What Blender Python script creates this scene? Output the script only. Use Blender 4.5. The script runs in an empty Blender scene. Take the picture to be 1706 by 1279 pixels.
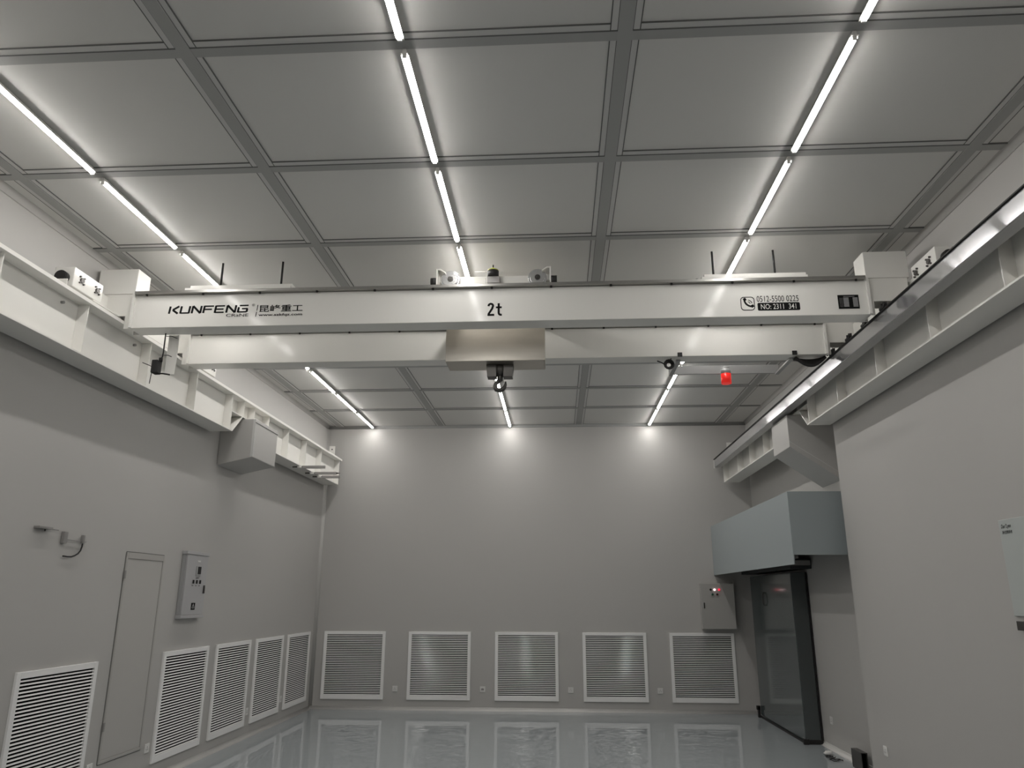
import bpy, math, random
from mathutils import Vector, Matrix
random.seed(4)
SC = bpy.context.scene
COL = SC.collection

# ------------------------------------------------------------------ camera
CAM_H = 1.774
F_PX, YAW, PITCH, ROLL = 1243.18, 3.455, 15.906, 0.150      # degrees, width 1706
cam_data = bpy.data.cameras.new('camera')
cam_data.sensor_fit = 'HORIZONTAL'
cam_data.sensor_width = 36.0
cam_data.lens = F_PX / 1706.0 * 36.0
cam_data.clip_start, cam_data.clip_end = 0.05, 100
cam = bpy.data.objects.new('camera', cam_data)
COL.objects.link(cam)
ya, pi_, ro = map(math.radians, (YAW, PITCH, ROLL))
fw = Vector((-math.sin(ya) * math.cos(pi_), math.cos(ya) * math.cos(pi_), math.sin(pi_)))
rt = Vector((math.cos(ya), math.sin(ya), 0))
up = rt.cross(fw)
rt2 = rt * math.cos(ro) + up * math.sin(ro)
up2 = -rt * math.sin(ro) + up * math.cos(ro)
mw = Matrix((rt2, up2, -fw)).transposed().to_4x4()
mw.translation = Vector((0, 0, CAM_H))
cam.matrix_world = mw
SC.camera = cam

# ------------------------------------------------------------------ world, exposure, light constants
world = bpy.data.worlds.new('world')
SC.world = world
world.use_nodes = True
world.node_tree.nodes['Background'].inputs[0].default_value = (0.02, 0.02, 0.02, 1)
world.node_tree.nodes['Background'].inputs[1].default_value = 0.0
SC.view_settings.view_transform = 'Standard'
SC.view_settings.look = 'None'
SC.view_settings.exposure = 0.0
SC.view_settings.gamma = 1.0
SC.view_settings.use_curve_mapping = False
TUBE_STRENGTH = 50.0
TUBE_COLOR = (1.0, 0.975, 0.94)

# ------------------------------------------------------------------ room numbers (metres)
WL, WR, WR2, YB, YF, ZC = -4.106, 3.113, 3.310, 12.991, -4.0, 4.724
Y_STEP = 8.405
BAR_L, BAR_1, BAR_2, BAR_R = -3.886, -2.056, 0.404, 2.855
LIGHT_X = (-3.285, -0.816, 1.638)
SEAM0, SEAM = 3.383, 1.196


# ------------------------------------------------------------------ materials
def mat(name, color, rough=0.5, metal=0.0, emit=None, strength=0.0, noise=0.0, bump=0.0, scale=8.0,
        stretch=(1, 1, 1), spec=0.5):
    m = bpy.data.materials.new(name)
    m.use_nodes = True
    nt = m.node_tree
    b = nt.nodes['Principled BSDF']
    b.inputs['Base Color'].default_value = (*color, 1)
    b.inputs['Roughness'].default_value = rough
    b.inputs['Metallic'].default_value = metal
    b.inputs['Specular IOR Level'].default_value = spec
    if emit:
        b.inputs['Emission Color'].default_value = (*emit, 1)
        b.inputs['Emission Strength'].default_value = strength
    if noise or bump:
        tc = nt.nodes.new('ShaderNodeTexCoord')
        mp = nt.nodes.new('ShaderNodeMapping')
        mp.inputs['Scale'].default_value = stretch
        nt.links.new(tc.outputs['Object'], mp.inputs['Vector'])
        n = nt.nodes.new('ShaderNodeTexNoise')
        n.inputs['Scale'].default_value = scale
        n.inputs['Detail'].default_value = 4
        nt.links.new(mp.outputs['Vector'], n.inputs['Vector'])
        if noise:
            mx = nt.nodes.new('ShaderNodeMix')
            mx.data_type = 'RGBA'
            mx.inputs[6].default_value = (*[c * (1 - noise) for c in color], 1)
            mx.inputs[7].default_value = (*[min(1, c * (1 + noise)) for c in color], 1)
            nt.links.new(n.outputs['Fac'], mx.inputs[0])
            nt.links.new(mx.outputs[2], b.inputs['Base Color'])
        if bump:
            bp = nt.nodes.new('ShaderNodeBump')
            bp.inputs['Strength'].default_value = 1.0
            bp.inputs['Distance'].default_value = bump
            nt.links.new(n.outputs['Fac'], bp.inputs['Height'])
            nt.links.new(bp.outputs['Normal'], b.inputs['Normal'])
    return m


M_WALL = mat('wall_paint', (0.47, 0.458, 0.440), 0.55, noise=0.015, scale=1.2)
M_CEIL = mat('ceiling_panel', (0.68, 0.67, 0.645), 0.5, noise=0.015, scale=1.0)
M_GRID = mat('ceiling_grid_grey', (0.38, 0.38, 0.37), 0.5)
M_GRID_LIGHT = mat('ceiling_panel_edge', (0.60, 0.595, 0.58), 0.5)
M_SEAL = mat('seam_sealant', (0.12, 0.12, 0.115), 0.7)
M_COVE = mat('cove_trim', (0.62, 0.61, 0.59), 0.25)
M_WHITE = mat('white_paint', (0.84, 0.825, 0.785), 0.13, noise=0.01, scale=2, spec=0.22)
M_WHITE_MATT = mat('white_paint_matt', (0.78, 0.765, 0.73), 0.45)
M_LOUVER = mat('louver_enamel', (0.89, 0.88, 0.87), 0.10)
M_DARK = mat('painted_void_shade', (0.004, 0.004, 0.004), 0.95, spec=0.0)  # near-black colour standing for deep shade in the louvers and floor box
M_BLACK = mat('black_rubber', (0.012, 0.011, 0.011), 0.6)
M_INK = mat('black_ink', (0.010, 0.010, 0.010), 0.8, spec=0.15)
M_STEEL = mat('rail_steel', (0.42, 0.41, 0.39), 0.28, metal=0.85, noise=0.06, scale=20)
M_STAINLESS = mat('stainless', (0.56, 0.525, 0.47), 0.36, metal=0.85, noise=0.12, scale=5, stretch=(0.6, 1, 3))
M_WHEEL = mat('wheel_steel', (0.62, 0.62, 0.62), 0.25, metal=0.8)
M_HOOK = mat('hook_steel', (0.10, 0.095, 0.09), 0.35, metal=0.7)
M_ALU = mat('conductor_aluminium', (0.50, 0.50, 0.51), 0.115, metal=0.75)
_b = M_ALU.node_tree.nodes['Principled BSDF']
_b.inputs['Anisotropic'].default_value = 1.0          # drawn along its length
_g = M_ALU.node_tree.nodes.new('ShaderNodeNewGeometry')
_t = M_ALU.node_tree.nodes.new('ShaderNodeVectorMath')
_t.operation = 'CROSS_PRODUCT'
_t.inputs[1].default_value = (0.02, 1.0, 0.03)
M_ALU.node_tree.links.new(_g.outputs['Normal'], _t.inputs[0])
M_ALU.node_tree.links.new(_t.outputs[0], _b.inputs['Tangent'])
M_RED = mat('red_lens', (0.75, 0.02, 0.015), 0.25, emit=(1.0, 0.03, 0.02), strength=0.35)
M_YELLOW = mat('yellow_cap', (0.55, 0.55, 0.08), 0.4)
M_GREYBOX = mat('grey_enamel', (0.36, 0.36, 0.36), 0.4)
M_GREYDOOR = mat('light_grey_enamel', (0.43, 0.425, 0.43), 0.4)
M_CABR = mat('warm_grey_enamel', (0.40, 0.39, 0.37), 0.4)
M_PANEL = mat('pale_grey_panel', (0.47, 0.50, 0.485), 0.4)
M_HOOD = mat('blue_grey_sheet', (0.33, 0.37, 0.38), 0.35)
M_DOOR = mat('dark_glossy_door', (0.085, 0.10, 0.10), 0.12, spec=0.6)
M_DOOREDGE = mat('dark_door_edge', (0.075, 0.085, 0.085), 0.35)
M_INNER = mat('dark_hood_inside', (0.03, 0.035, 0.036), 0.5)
M_ACCESS = mat('access_door_paint', (0.465, 0.452, 0.43), 0.4)
M_ACCESS_EDGE = mat('access_door_frame', (0.42, 0.405, 0.385), 0.45)
M_SOCKET = mat('socket_white', (0.72, 0.71, 0.69), 0.35)
M_BRACKET = mat('zinc_bracket', (0.33, 0.32, 0.31), 0.4, metal=0.4)
M_TUBE = mat('led_tube_glow', (0.9, 0.9, 0.9), 0.4, emit=TUBE_COLOR, strength=TUBE_STRENGTH)
M_LAMP_W = mat('pilot_white', (0.8, 0.7, 0.7), 0.3, emit=(1, 0.75, 0.75), strength=1.6)
M_LAMP_R = mat('pilot_red', (0.7, 0.03, 0.05), 0.3, emit=(1, 0.03, 0.08), strength=0.9)
M_GREENB = mat('green_button', (0.02, 0.09, 0.05), 0.4)
M_REDB = mat('dark_red_button', (0.05, 0.01, 0.01), 0.4)


def floor_material():
    m = bpy.data.materials.new('epoxy_floor')
    m.use_nodes = True
    nt = m.node_tree
    b = nt.nodes['Principled BSDF']
    b.inputs['Base Color'].default_value = (0.36, 0.39, 0.405, 1)
    b.inputs['Roughness'].default_value = 0.012
    b.inputs['Specular IOR Level'].default_value = 0.6
    tc = nt.nodes.new('ShaderNodeTexCoord')
    hs = []
    for sc, det, amp in ((7.0, 2.0, 1.0), (1.3, 1.0, 2.0)):
        n = nt.nodes.new('ShaderNodeTexNoise')
        n.inputs['Scale'].default_value = sc
        n.inputs['Detail'].default_value = det
        nt.links.new(tc.outputs['Object'], n.inputs['Vector'])
        mu = nt.nodes.new('ShaderNodeMath')
        mu.operation = 'MULTIPLY'
        mu.inputs[1].default_value = amp
        nt.links.new(n.outputs['Fac'], mu.inputs[0])
        hs.append(mu)
    ad = nt.nodes.new('ShaderNodeMath')
    nt.links.new(hs[0].outputs[0], ad.inputs[0])
    nt.links.new(hs[1].outputs[0], ad.inputs[1])
    bp = nt.nodes.new('ShaderNodeBump')
    bp.inputs['Strength'].default_value = 1.0
    bp.inputs['Distance'].default_value = 0.0007
    nt.links.new(ad.outputs[0], bp.inputs['Height'])
    nt.links.new(bp.outputs['Normal'], b.inputs['Normal'])
    return m


M_FLOOR = floor_material()


# ------------------------------------------------------------------ mesh building
class MB:
    """collects shapes in world coordinates; linked as ONE mesh object"""

    def __init__(self):
        self.v, self.f, self.s = [], [], []

    def add(self, vs, fs, smooth=False):
        o = len(self.v)
        self.v += [tuple(p) for p in vs]
        self.f += [tuple(i + o for i in f) for f in fs]
        self.s += [smooth] * len(fs)
        return self

    def box(self, x0, x1, y0, y1, z0, z1):
        vs = [(x, y, z) for z in (z0, z1) for y in (y0, y1) for x in (x0, x1)]
        return self.add(vs, [(0, 2, 3, 1), (4, 5, 7, 6), (0, 1, 5, 4), (2, 6, 7, 3), (0, 4, 6, 2), (1, 3, 7, 5)])

    def prism(self, pts, axis, a0, a1, smooth=False):
        """polygon pts (2-D) swept along an axis: 'x' -> pts are (y,z); 'y' -> (x,z); 'z' -> (x,y)"""
        def at(p, a):
            return (a, p[0], p[1]) if axis == 'x' else (p[0], a, p[1]) if axis == 'y' else (p[0], p[1], a)
        n = len(pts)
        vs = [at(p, a0) for p in pts] + [at(p, a1) for p in pts]
        self.add(vs, [tuple(range(n)), tuple(range(2 * n - 1, n - 1, -1))])
        o = len(self.v) - 2 * n
        for i in range(n):
            j = (i + 1) % n
            self.f.append((o + j, o + i, o + n + i, o + n + j))
            self.s.append(smooth)
        return self

    def cyl(self, c, axis, r, h0, h1, n=24, r2=None):
        """round bar about c along axis from h0 to h1 (absolute coordinate on that axis)"""
        r2 = r if r2 is None else r2
        i = 'xyz'.index(axis)
        a, b = [k for k in range(3) if k != i]
        vs = []
        for h, rr in ((h0, r), (h1, r2)):
            for k in range(n):
                t = 2 * math.pi * k / n
                p = list(c)
                p[i] = h
                p[a] += rr * math.cos(t)
                p[b] += rr * math.sin(t)
                vs.append(p)
        o = len(self.v)
        self.add(vs, [tuple(range(n)), tuple(range(2 * n - 1, n - 1, -1))])
        for k in range(n):
            j = (k + 1) % n
            self.f.append((o + j, o + k, o + n + k, o + n + j))
            self.s.append(True)
        return self

    def tube(self, path, r, n=10, radii=None):
        path = [Vector(p) for p in path]
        rings = []
        prev = None
        for i, p in enumerate(path):
            d = (path[min(i + 1, len(path) - 1)] - path[max(i - 1, 0)]).normalized()
            if prev is None:
                u = d.orthogonal().normalized()
            else:
                u = (prev - d * prev.dot(d))
                u = u.normalized() if u.length > 1e-6 else d.orthogonal().normalized()
            prev = u
            w = d.cross(u)
            rr = radii[i] if radii else r
            rings.append([p + u * rr * math.cos(2 * math.pi * k / n) + w * rr * math.sin(2 * math.pi * k / n) for k in range(n)])
        o = len(self.v)
        self.v += [tuple(q) for ring in rings for q in ring]
        for i in range(len(rings) - 1):
            for k in range(n):
                j = (k + 1) % n
                self.f.append((o + i * n + k, o + i * n + j, o + (i + 1) * n + j, o + (i + 1) * n + k))
                self.s.append(True)
        self.f.append(tuple(o + k for k in range(n - 1, -1, -1)))
        self.f.append(tuple(o + (len(rings) - 1) * n + k for k in range(n)))
        self.s += [False, False]
        return self

    def quad(self, a, b, c, d):
        return self.add([a, b, c, d], [(0, 1, 2, 3)])


def root_of(o):
    while o.parent:
        o = o.parent
    return o


def link(name, mb, m, parent=None, bevel=0.0, recalc=True):
    off = Vector((0, 0, 0))
    if parent is not None:
        off = root_of(parent).location
    me = bpy.data.meshes.new(name)
    me.from_pydata([Vector(p) - off for p in mb.v], [], mb.f)
    for p, s in zip(me.polygons, mb.s):
        p.use_smooth = s
    if recalc:
        import bmesh
        bm = bmesh.new()
        bm.from_mesh(me)
        bmesh.ops.recalc_face_normals(bm, faces=bm.faces)
        bm.to_mesh(me)
        bm.free()
    me.materials.append(m)
    o = bpy.data.objects.new(name, me)
    COL.objects.link(o)
    if parent is not None:
        o.parent = parent
    if bevel:
        b = o.modifiers.new('bevel', 'BEVEL')
        b.width = bevel
        b.segments = 2
        b.limit_method = 'ANGLE'
    return o


def part(name, mb, m, parent, bevel=0.0, label=None):
    o = link(name, mb, m, parent, bevel)
    if label:
        o['label'] = label
    return o


def struct(name, mb, m, parent=None, bevel=0.0):
    o = link(name, mb, m, parent, bevel)
    if parent is None:
        o['kind'] = 'structure'
    return o


def tag(o, label, cat, group=None):
    o['label'], o['category'] = label, cat
    if group:
        o['group'] = group
    return o


def thing(name, label, cat, loc, group=None):
    o = bpy.data.objects.new(name, None)
    COL.objects.link(o)
    o.location = loc
    o.empty_display_size = 0.1
    return tag(o, label, cat, group)


def single(name, mb, m, label, cat, loc, bevel=0.0, group=None):
    """a thing that is one mesh, with its origin at loc"""
    mb.v = [(p[0] - loc[0], p[1] - loc[1], p[2] - loc[2]) for p in mb.v]
    o = link(name, mb, m, None, bevel)
    o.location = loc
    return tag(o, label, cat, group)


def dup(root, loc, label, group=None):
    """a copy of a thing with copies of its parts and sub-parts"""
    r = root.copy()
    COL.objects.link(r)
    r.location = loc
    r['label'] = label
    if group:
        r['group'] = group
    for ch in list(root.children):
        c = ch.copy()
        COL.objects.link(c)
        c.parent = r
        for g in list(ch.children):
            d = g.copy()
            COL.objects.link(d)
            d.parent = c
    return r


# ------------------------------------------------------------------ flat marks (lettering) in an (x right, z up) frame
def stroke(mb, a, b, w, put, depth):
    """thick line from a to b in 2-D"""
    ax, az = a
    bx, bz = b
    d = math.hypot(bx - ax, bz - az) or 1e-6
    nx, nz = -(bz - az) / d * w / 2, (bx - ax) / d * w / 2
    flat(mb, [(ax + nx, az + nz), (bx + nx, bz + nz), (bx - nx, bz - nz), (ax - nx, az - nz)], put, depth)


def flat(mb, poly, put, depth):
    n = len(poly)
    vs = [put(x, z, 0) for x, z in poly] + [put(x, z, depth) for x, z in poly]
    fs = [tuple(range(n)), tuple(range(2 * n - 1, n - 1, -1))]
    fs += [((i + 1) % n, i, n + i, n + (i + 1) % n) for i in range(n)]
    mb.add(vs, fs)


def ring(mb, outer, inner, put, depth):
    n = len(outer)
    for i in range(n):
        j = (i + 1) % n
        flat(mb, [outer[i], outer[j], inner[j], inner[i]], put, depth)


def rounded(x0, x1, z0, z1, r, k=5):
    pts = []
    for cx, cz, a in ((x1 - r, z1 - r, 0), (x0 + r, z1 - r, 90), (x0 + r, z0 + r, 180), (x1 - r, z0 + r, 270)):
        for i in range(k + 1):
            t = math.radians(a + 90 * i / k)
            pts.append((cx + r * math.cos(t), cz + r * math.sin(t)))
    return pts


def text_mb(body, x0, x1, z0, z1, put, depth=0.002, offset=0.0, shear=0.0):
    """a word as a solid mesh, fitted to the given rectangle"""
    cu = bpy.data.curves.new('lettering', 'FONT')
    cu.body = body
    cu.resolution_u = 3
    cu.offset = offset
    cu.shear = shear
    cu.extrude = 0.0
    ob = bpy.data.objects.new('lettering', cu)
    COL.objects.link(ob)
    bpy.context.view_layer.update()
    dg = bpy.context.evaluated_depsgraph_get()
    me = bpy.data.meshes.new_from_object(ob.evaluated_get(dg))
    vs = [v.co.copy() for v in me.vertices]
    fs = [tuple(p.vertices) for p in me.polygons]
    bpy.data.objects.remove(ob)
    mb = MB()
    if vs:
        ax, bx = min(v.x for v in vs), max(v.x for v in vs)
        az, bz = min(v.y for v in vs), max(v.y for v in vs)
        mp = lambda v: ((v.x - ax) / (bx - ax) * (x1 - x0) + x0, (v.y - az) / (bz - az) * (z1 - z0) + z0)
        mb.add([put(*mp(v), depth) for v in vs], fs)
    bpy.data.meshes.remove(me)
    return mb


# ------------------------------------------------------------------ the room
struct('floor', MB().box(WL - 0.2, WR2 + 0.2, YF - 0.2, YB + 0.2, -0.1, 0), M_FLOOR)
struct('ceiling', MB().box(WL - 0.2, WR2 + 0.2, YF - 0.2, YB + 0.2, ZC, ZC + 0.1), M_CEIL)
struct('wall_left', MB().box(WL - 0.15, WL, YF, YB, 0, ZC), M_WALL)
struct('wall_right', MB().prism([(WR, YF), (WR2 + 0.15, YF), (WR2 + 0.15, YB), (WR2, YB), (WR2, Y_STEP), (WR, Y_STEP)], 'z', 0, ZC), M_WALL)
struct('wall_back', MB().box(WL - 0.15, WR2 + 0.15, YB, YB + 0.15, 0, ZC), M_WALL)
struct('wall_front', MB().box(WL - 0.15, WR2 + 0.15, YF - 0.15, YF, 0, ZC), M_WALL)


def cove_profile(px, pz, sx, sz, r=0.05, n=8):
    """concave quarter fillet filling the corner at (px, pz); sx, sz point into the room"""
    pts = [(px, pz)]
    for i in range(n + 1):
        t = math.pi / 2 * i / n
        pts.append((px + sx * r * (1 - math.sin(t)), pz + sz * r * (1 - math.cos(t))))
    return pts


struct('baseboard_left', MB().prism(cove_profile(WL, 0, 1, 1), 'y', YF, YB, True), M_COVE)
struct('baseboard_back', MB().prism(cove_profile(YB, 0, -1, 1), 'x', WL, WR2, True), M_COVE)
mb = MB().prism(cove_profile(WR, 0, -1, 1), 'y', YF, Y_STEP, True)
mb.prism(cove_profile(WR2, 0, -1, 1), 'y', Y_STEP, YB, True)
struct('baseboard_right', mb, M_COVE)
struct('trim_1', MB().prism(cove_profile(WL, ZC, 1, -1), 'y', YF, YB, True), M_WALL)
struct('trim_2', MB().prism(cove_profile(YB, ZC, -1, -1), 'x', WL, WR2, True), M_GRID)
mb = MB().prism(cove_profile(WR, ZC, -1, -1), 'y', YF, Y_STEP, True)
mb.prism(cove_profile(WR2, ZC, -1, -1), 'y', Y_STEP, YB, True)
struct('trim_3', mb, M_WALL)
struct('trim_4', MB().prism(cove_profile(WL, YB, 1, -1), 'z', 0.05, ZC - 0.05, True), M_WALL)

# ceiling grid: darker long bars, darker cross bars with a pale panel edge on their near side, dark sealant lines
n_trim = 5
for bx in (BAR_L, BAR_1, BAR_2, BAR_R):
    struct('trim_%d' % n_trim, MB().box(bx - 0.04, bx + 0.04, YF, YB - 0.02, ZC - 0.010, ZC + 0.01), M_GRID)
    n_trim += 1
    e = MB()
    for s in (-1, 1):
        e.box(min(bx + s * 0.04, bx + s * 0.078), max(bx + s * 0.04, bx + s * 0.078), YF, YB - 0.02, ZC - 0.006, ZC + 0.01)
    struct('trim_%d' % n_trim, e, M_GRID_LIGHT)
    n_trim += 1
    e = MB()
    for s in (-1, 1):
        for d in (0.041, 0.080):
            e.box(bx + s * d - 0.003, bx + s * d + 0.003, YF, YB - 0.02, ZC - 0.0065, ZC + 0.01)
    struct('trim_%d' % n_trim, e, M_SEAL)
    n_trim += 1
bars, edges, lines = MB(), MB(), MB()
for k in range(-6, 8):
    y = SEAM0 + k * SEAM
    bars.box(WL + 0.05, WR - 0.05 if y < Y_STEP else WR2 - 0.05, y + 0.004, y + 0.075, ZC - 0.008, ZC + 0.01)
    x_runs = [(BAR_L + 0.08, BAR_1 - 0.08), (BAR_1 + 0.08, BAR_2 - 0.08), (BAR_2 + 0.08, BAR_R - 0.08)]
    for x0, x1 in x_runs:
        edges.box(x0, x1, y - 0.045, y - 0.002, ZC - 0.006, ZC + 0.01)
        lines.box(x0, x1, y - 0.051, y - 0.045, ZC - 0.0065, ZC + 0.01)
    lines.box(WL + 0.05, WR - 0.05 if y < Y_STEP else WR2 - 0.05, y - 0.003, y + 0.004, ZC - 0.0095, ZC + 0.01)
struct('trim_%d' % n_trim, bars, M_GRID)
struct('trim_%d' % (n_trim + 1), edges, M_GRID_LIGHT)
struct('trim_%d' % (n_trim + 2), lines, M_SEAL)

# access door in the left wall, with two hinges
dz0, dz1, dy0, dy1 = 0.33, 2.175, 7.055, 7.765
d = struct('door_1', MB().box(WL - 0.005, WL + 0.006, dy0 + 0.03, dy1 - 0.03, dz0 + 0.03, dz1 - 0.06), M_ACCESS, bevel=0.002)
fr = MB()
fr.box(WL - 0.005, WL + 0.012, dy0, dy0 + 0.027, dz0, dz1)
fr.box(WL - 0.005, WL + 0.012, dy1 - 0.027, dy1, dz0, dz1)
fr.box(WL - 0.005, WL + 0.012, dy0 + 0.027, dy1 - 0.027, dz1 - 0.057, dz1)
fr.box(WL - 0.005, WL + 0.012, dy0 + 0.027, dy1 - 0.027, dz0, dz0 + 0.027)
link('door_frame', fr, M_ACCESS_EDGE, d, 0.002)
for z in (1.93, 0.60):
    link('hinge', MB().box(WL + 0.006, WL + 0.022, dy0 - 0.012, dy0 + 0.012, z, z + 0.075), M_BRACKET, d, 0.002)
s = MB()
for z, h in ((dz1 + 0.002, 0.006), (dz0 - 0.008, 0.006)):
    s.box(WL - 0.001, WL + 0.003, dy0, dy1, z, z + h)
s.box(WL - 0.001, WL + 0.003, dy1 + 0.001, dy1 + 0.007, dz0, dz1)
s.box(WL - 0.001, WL + 0.003, dy0 - 0.007, dy0 - 0.001, dz0, dz1)
link('door_gap', s, M_SEAL, d)

# ------------------------------------------------------------------ ceiling lights
ORD = ['first', 'second', 'third', 'fourth', 'fifth', 'sixth', 'seventh', 'eighth', 'ninth', 'tenth', 'eleventh', 'twelfth', 'thirteenth']
ROW = ['left', 'middle', 'right']


def make_light(x, y0, y1, label, group):
    t = thing('linear_light', label, 'light', (x, (y0 + y1) / 2, ZC), group)
    part('batten', MB().box(x - 0.010, x + 0.010, y0 - 0.02, y1 + 0.02, ZC - 0.0355, ZC - 0.010).box(x - 0.0212, x + 0.0212, y0 - 0.02, y1 + 0.02, ZC - 0.0380, ZC - 0.0355), M_WHITE_MATT, t)
    g = MB()
    n = 8
    r, cz = 0.0243, ZC - 0.0257
    pts = [(x + r * math.cos(math.radians(210 + 120 * k / n)), cz + r * math.sin(math.radians(210 + 120 * k / n))) for k in range(n + 1)]
    g.prism(pts, 'y', y0, y1, True)
    part('light_tube', g, M_TUBE, t)
    for y in (y0 - 0.012, y1):
        part('end_cap', MB().box(x - 0.012, x + 0.012, y, y + 0.012, ZC - 0.056, ZC - 0.022), M_WHITE_MATT, t)
    return t


for row, x in enumerate(LIGHT_X):
    proto = None
    order = 0
    for k in range(7, -5, -1):
        y0 = SEAM0 + k * SEAM + 0.09
        y1 = SEAM0 + (k + 1) * SEAM - 0.05
        if k == 7:
            y1 = YB - 0.075
        label = 'slim white LED tube in the %s ceiling row, %s from the back wall' % (ROW[row], ORD[order])
        group = 'LED tubes of the %s ceiling row' % ROW[row]
        if proto is None:
            if k == 7:
                make_light(x, y0, y1, label, group)
            else:
                proto = make_light(x, y0, y1, label, group)
        else:
            dup(proto, (x, (y0 + y1) / 2, ZC), label, group)
        order += 1


# ------------------------------------------------------------------ return-air louvers
LZ0, LZ1, LW = 0.155, 1.212, 1.04


def make_louver(label):
    """at the back wall, centred on x = 0; front faces -y"""
    t = thing('return_air_louver', label, 'louver', (0, YB, LZ0), 'white return air louvers')
    hw = LW / 2
    fr = MB()
    fr.box(-hw, -hw + 0.05, YB - 0.022, YB, LZ0, LZ1)
    fr.box(hw - 0.05, hw, YB - 0.022, YB, LZ0, LZ1)
    fr.box(-hw + 0.05, hw - 0.05, YB - 0.022, YB, LZ1 - 0.05, LZ1)
    fr.box(-hw + 0.05, hw - 0.05, YB - 0.022, YB, LZ0, LZ0 + 0.065)
    part('frame', fr, M_LOUVER, t, 0.003)
    part('backing', MB().box(-hw + 0.045, hw - 0.045, YB - 0.004, YB - 0.001, LZ0 + 0.05, LZ1 - 0.045), M_DARK, t, label='black sheet painted for the deep shade behind the slats')  # flat black sheet paints the gaps' shade, no real recess
    b = MB()
    n = 34
    z0, z1 = LZ0 + 0.065, LZ1 - 0.05
    pitch = (z1 - z0) / n
    for i in range(n):
        z = z0 + i * pitch + 0.003
        # flat blade face leaning back about twenty degrees
        b.prism([(YB - 0.0175, z), (YB - 0.0134, z + 0.0113), (YB - 0.0055, z + 0.0118), (YB - 0.0055, z + 0.0085), (YB - 0.0150, z - 0.0005)], 'x', -hw + 0.048, hw - 0.048, False)
    sl = part('slats', b, M_LOUVER, t)
    return t


proto = make_louver('white slatted wall louver on the back wall, in the left corner of the room')
back_x = [(-3.405, 'white slatted wall louver on the back wall, closest to the left corner'),
          (-1.975, 'white slatted wall louver on the back wall, second from the left corner'),
          (-0.533, 'white slatted wall louver at the centre of the back wall'),
          (0.906, 'white slatted wall louver on the back wall, second from the right corner'),
          (2.322, 'white slatted wall louver on the back wall below the grey button box')]
proto.location = (back_x[0][0], YB, LZ0)
proto['label'] = back_x[0][1]
for x, lab in back_x[1:]:
    dup(proto, (x, YB, LZ0), lab)
left_y = [(6.305, 'white slatted wall louver on the left wall, nearest the camera, before the access door'),
          (8.503, 'white slatted wall louver on the left wall, below the tall grey cabinet'),
          (9.752, 'white slatted wall louver on the left wall, third from the back corner'),
          (10.985, 'white slatted wall louver on the left wall, second from the back corner'),
          (12.225, 'white slatted wall louver on the left wall, beside the back corner')]
for y, lab in left_y:
    o = dup(proto, (WL, y, LZ0), lab)
    o.rotation_euler = (0, 0, math.radians(90))


# ------------------------------------------------------------------ wall sockets
def make_socket(label):
    t = thing('wall_socket', label, 'socket', (0, YB, 0.28), 'white wall sockets')
    part('plate', MB().box(-0.043, 0.043, YB - 0.010, YB, 0.28, 0.366), M_SOCKET, t, 0.003)
    h = MB()
    h.box(-0.016, -0.010, YB - 0.0115, YB - 0.009, 0.305, 0.32)
    h.box(0.010, 0.016, YB - 0.0115, YB - 0.009, 0.305, 0.32)
    h.box(-0.003, 0.003, YB - 0.0115, YB - 0.009, 0.327, 0.342)
    part('pin_slots', h, M_BRACKET, t)
    return t


sp = make_socket('white wall socket on the back wall, left of all the other sockets there')
sp.location = (-2.693, YB, 0.278)
for x, lab in ((-1.251, 'white wall socket on the back wall with a dark centre, left of the middle louver'),
               (0.181, 'white wall socket on the back wall, just right of the middle louver'),
               (1.614, 'white wall socket on the back wall, beside the rightmost louver')):
    o = dup(sp, (x, YB, 0.282), lab)
    if x == -1.251:
        rk = link('rocker', MB().box(sp.location.x - 0.022, sp.location.x + 0.022, YB - 0.0125, YB - 0.009, sp.location.z + 0.030, sp.location.z + 0.056), M_BRACKET, sp)
        rk.parent = o
        rk['label'] = 'dark grey centre'
for y, lab in ((6.935, 'white wall socket between the nearest left louver and the access door'),
               (7.885, 'white wall socket between the access door and the next louver'),
               (10.362, 'white wall socket on the left wall between the third and fourth louvers'),
               (11.602, 'white wall socket on the left wall between the last two louvers')):
    o = dup(sp, (WL, y, 0.275), lab)
    o.rotation_euler = (0, 0, math.radians(90))
for x, y, z, lab in ((WR2, 10.09, 0.29, 'white wall socket on the recessed right wall beside the dark door'),
                     (WR, 8.03, 0.32, 'white wall socket on the near right wall by the wall corner')):
    o = dup(sp, (x, y, z), lab)
    o.rotation_euler = (0, 0, math.radians(-90))


# ------------------------------------------------------------------ runway beams
ZB0, ZFT = 3.645, 4.074            # underside of the beam, underside of the top flange
Y_BE = 12.83


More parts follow.
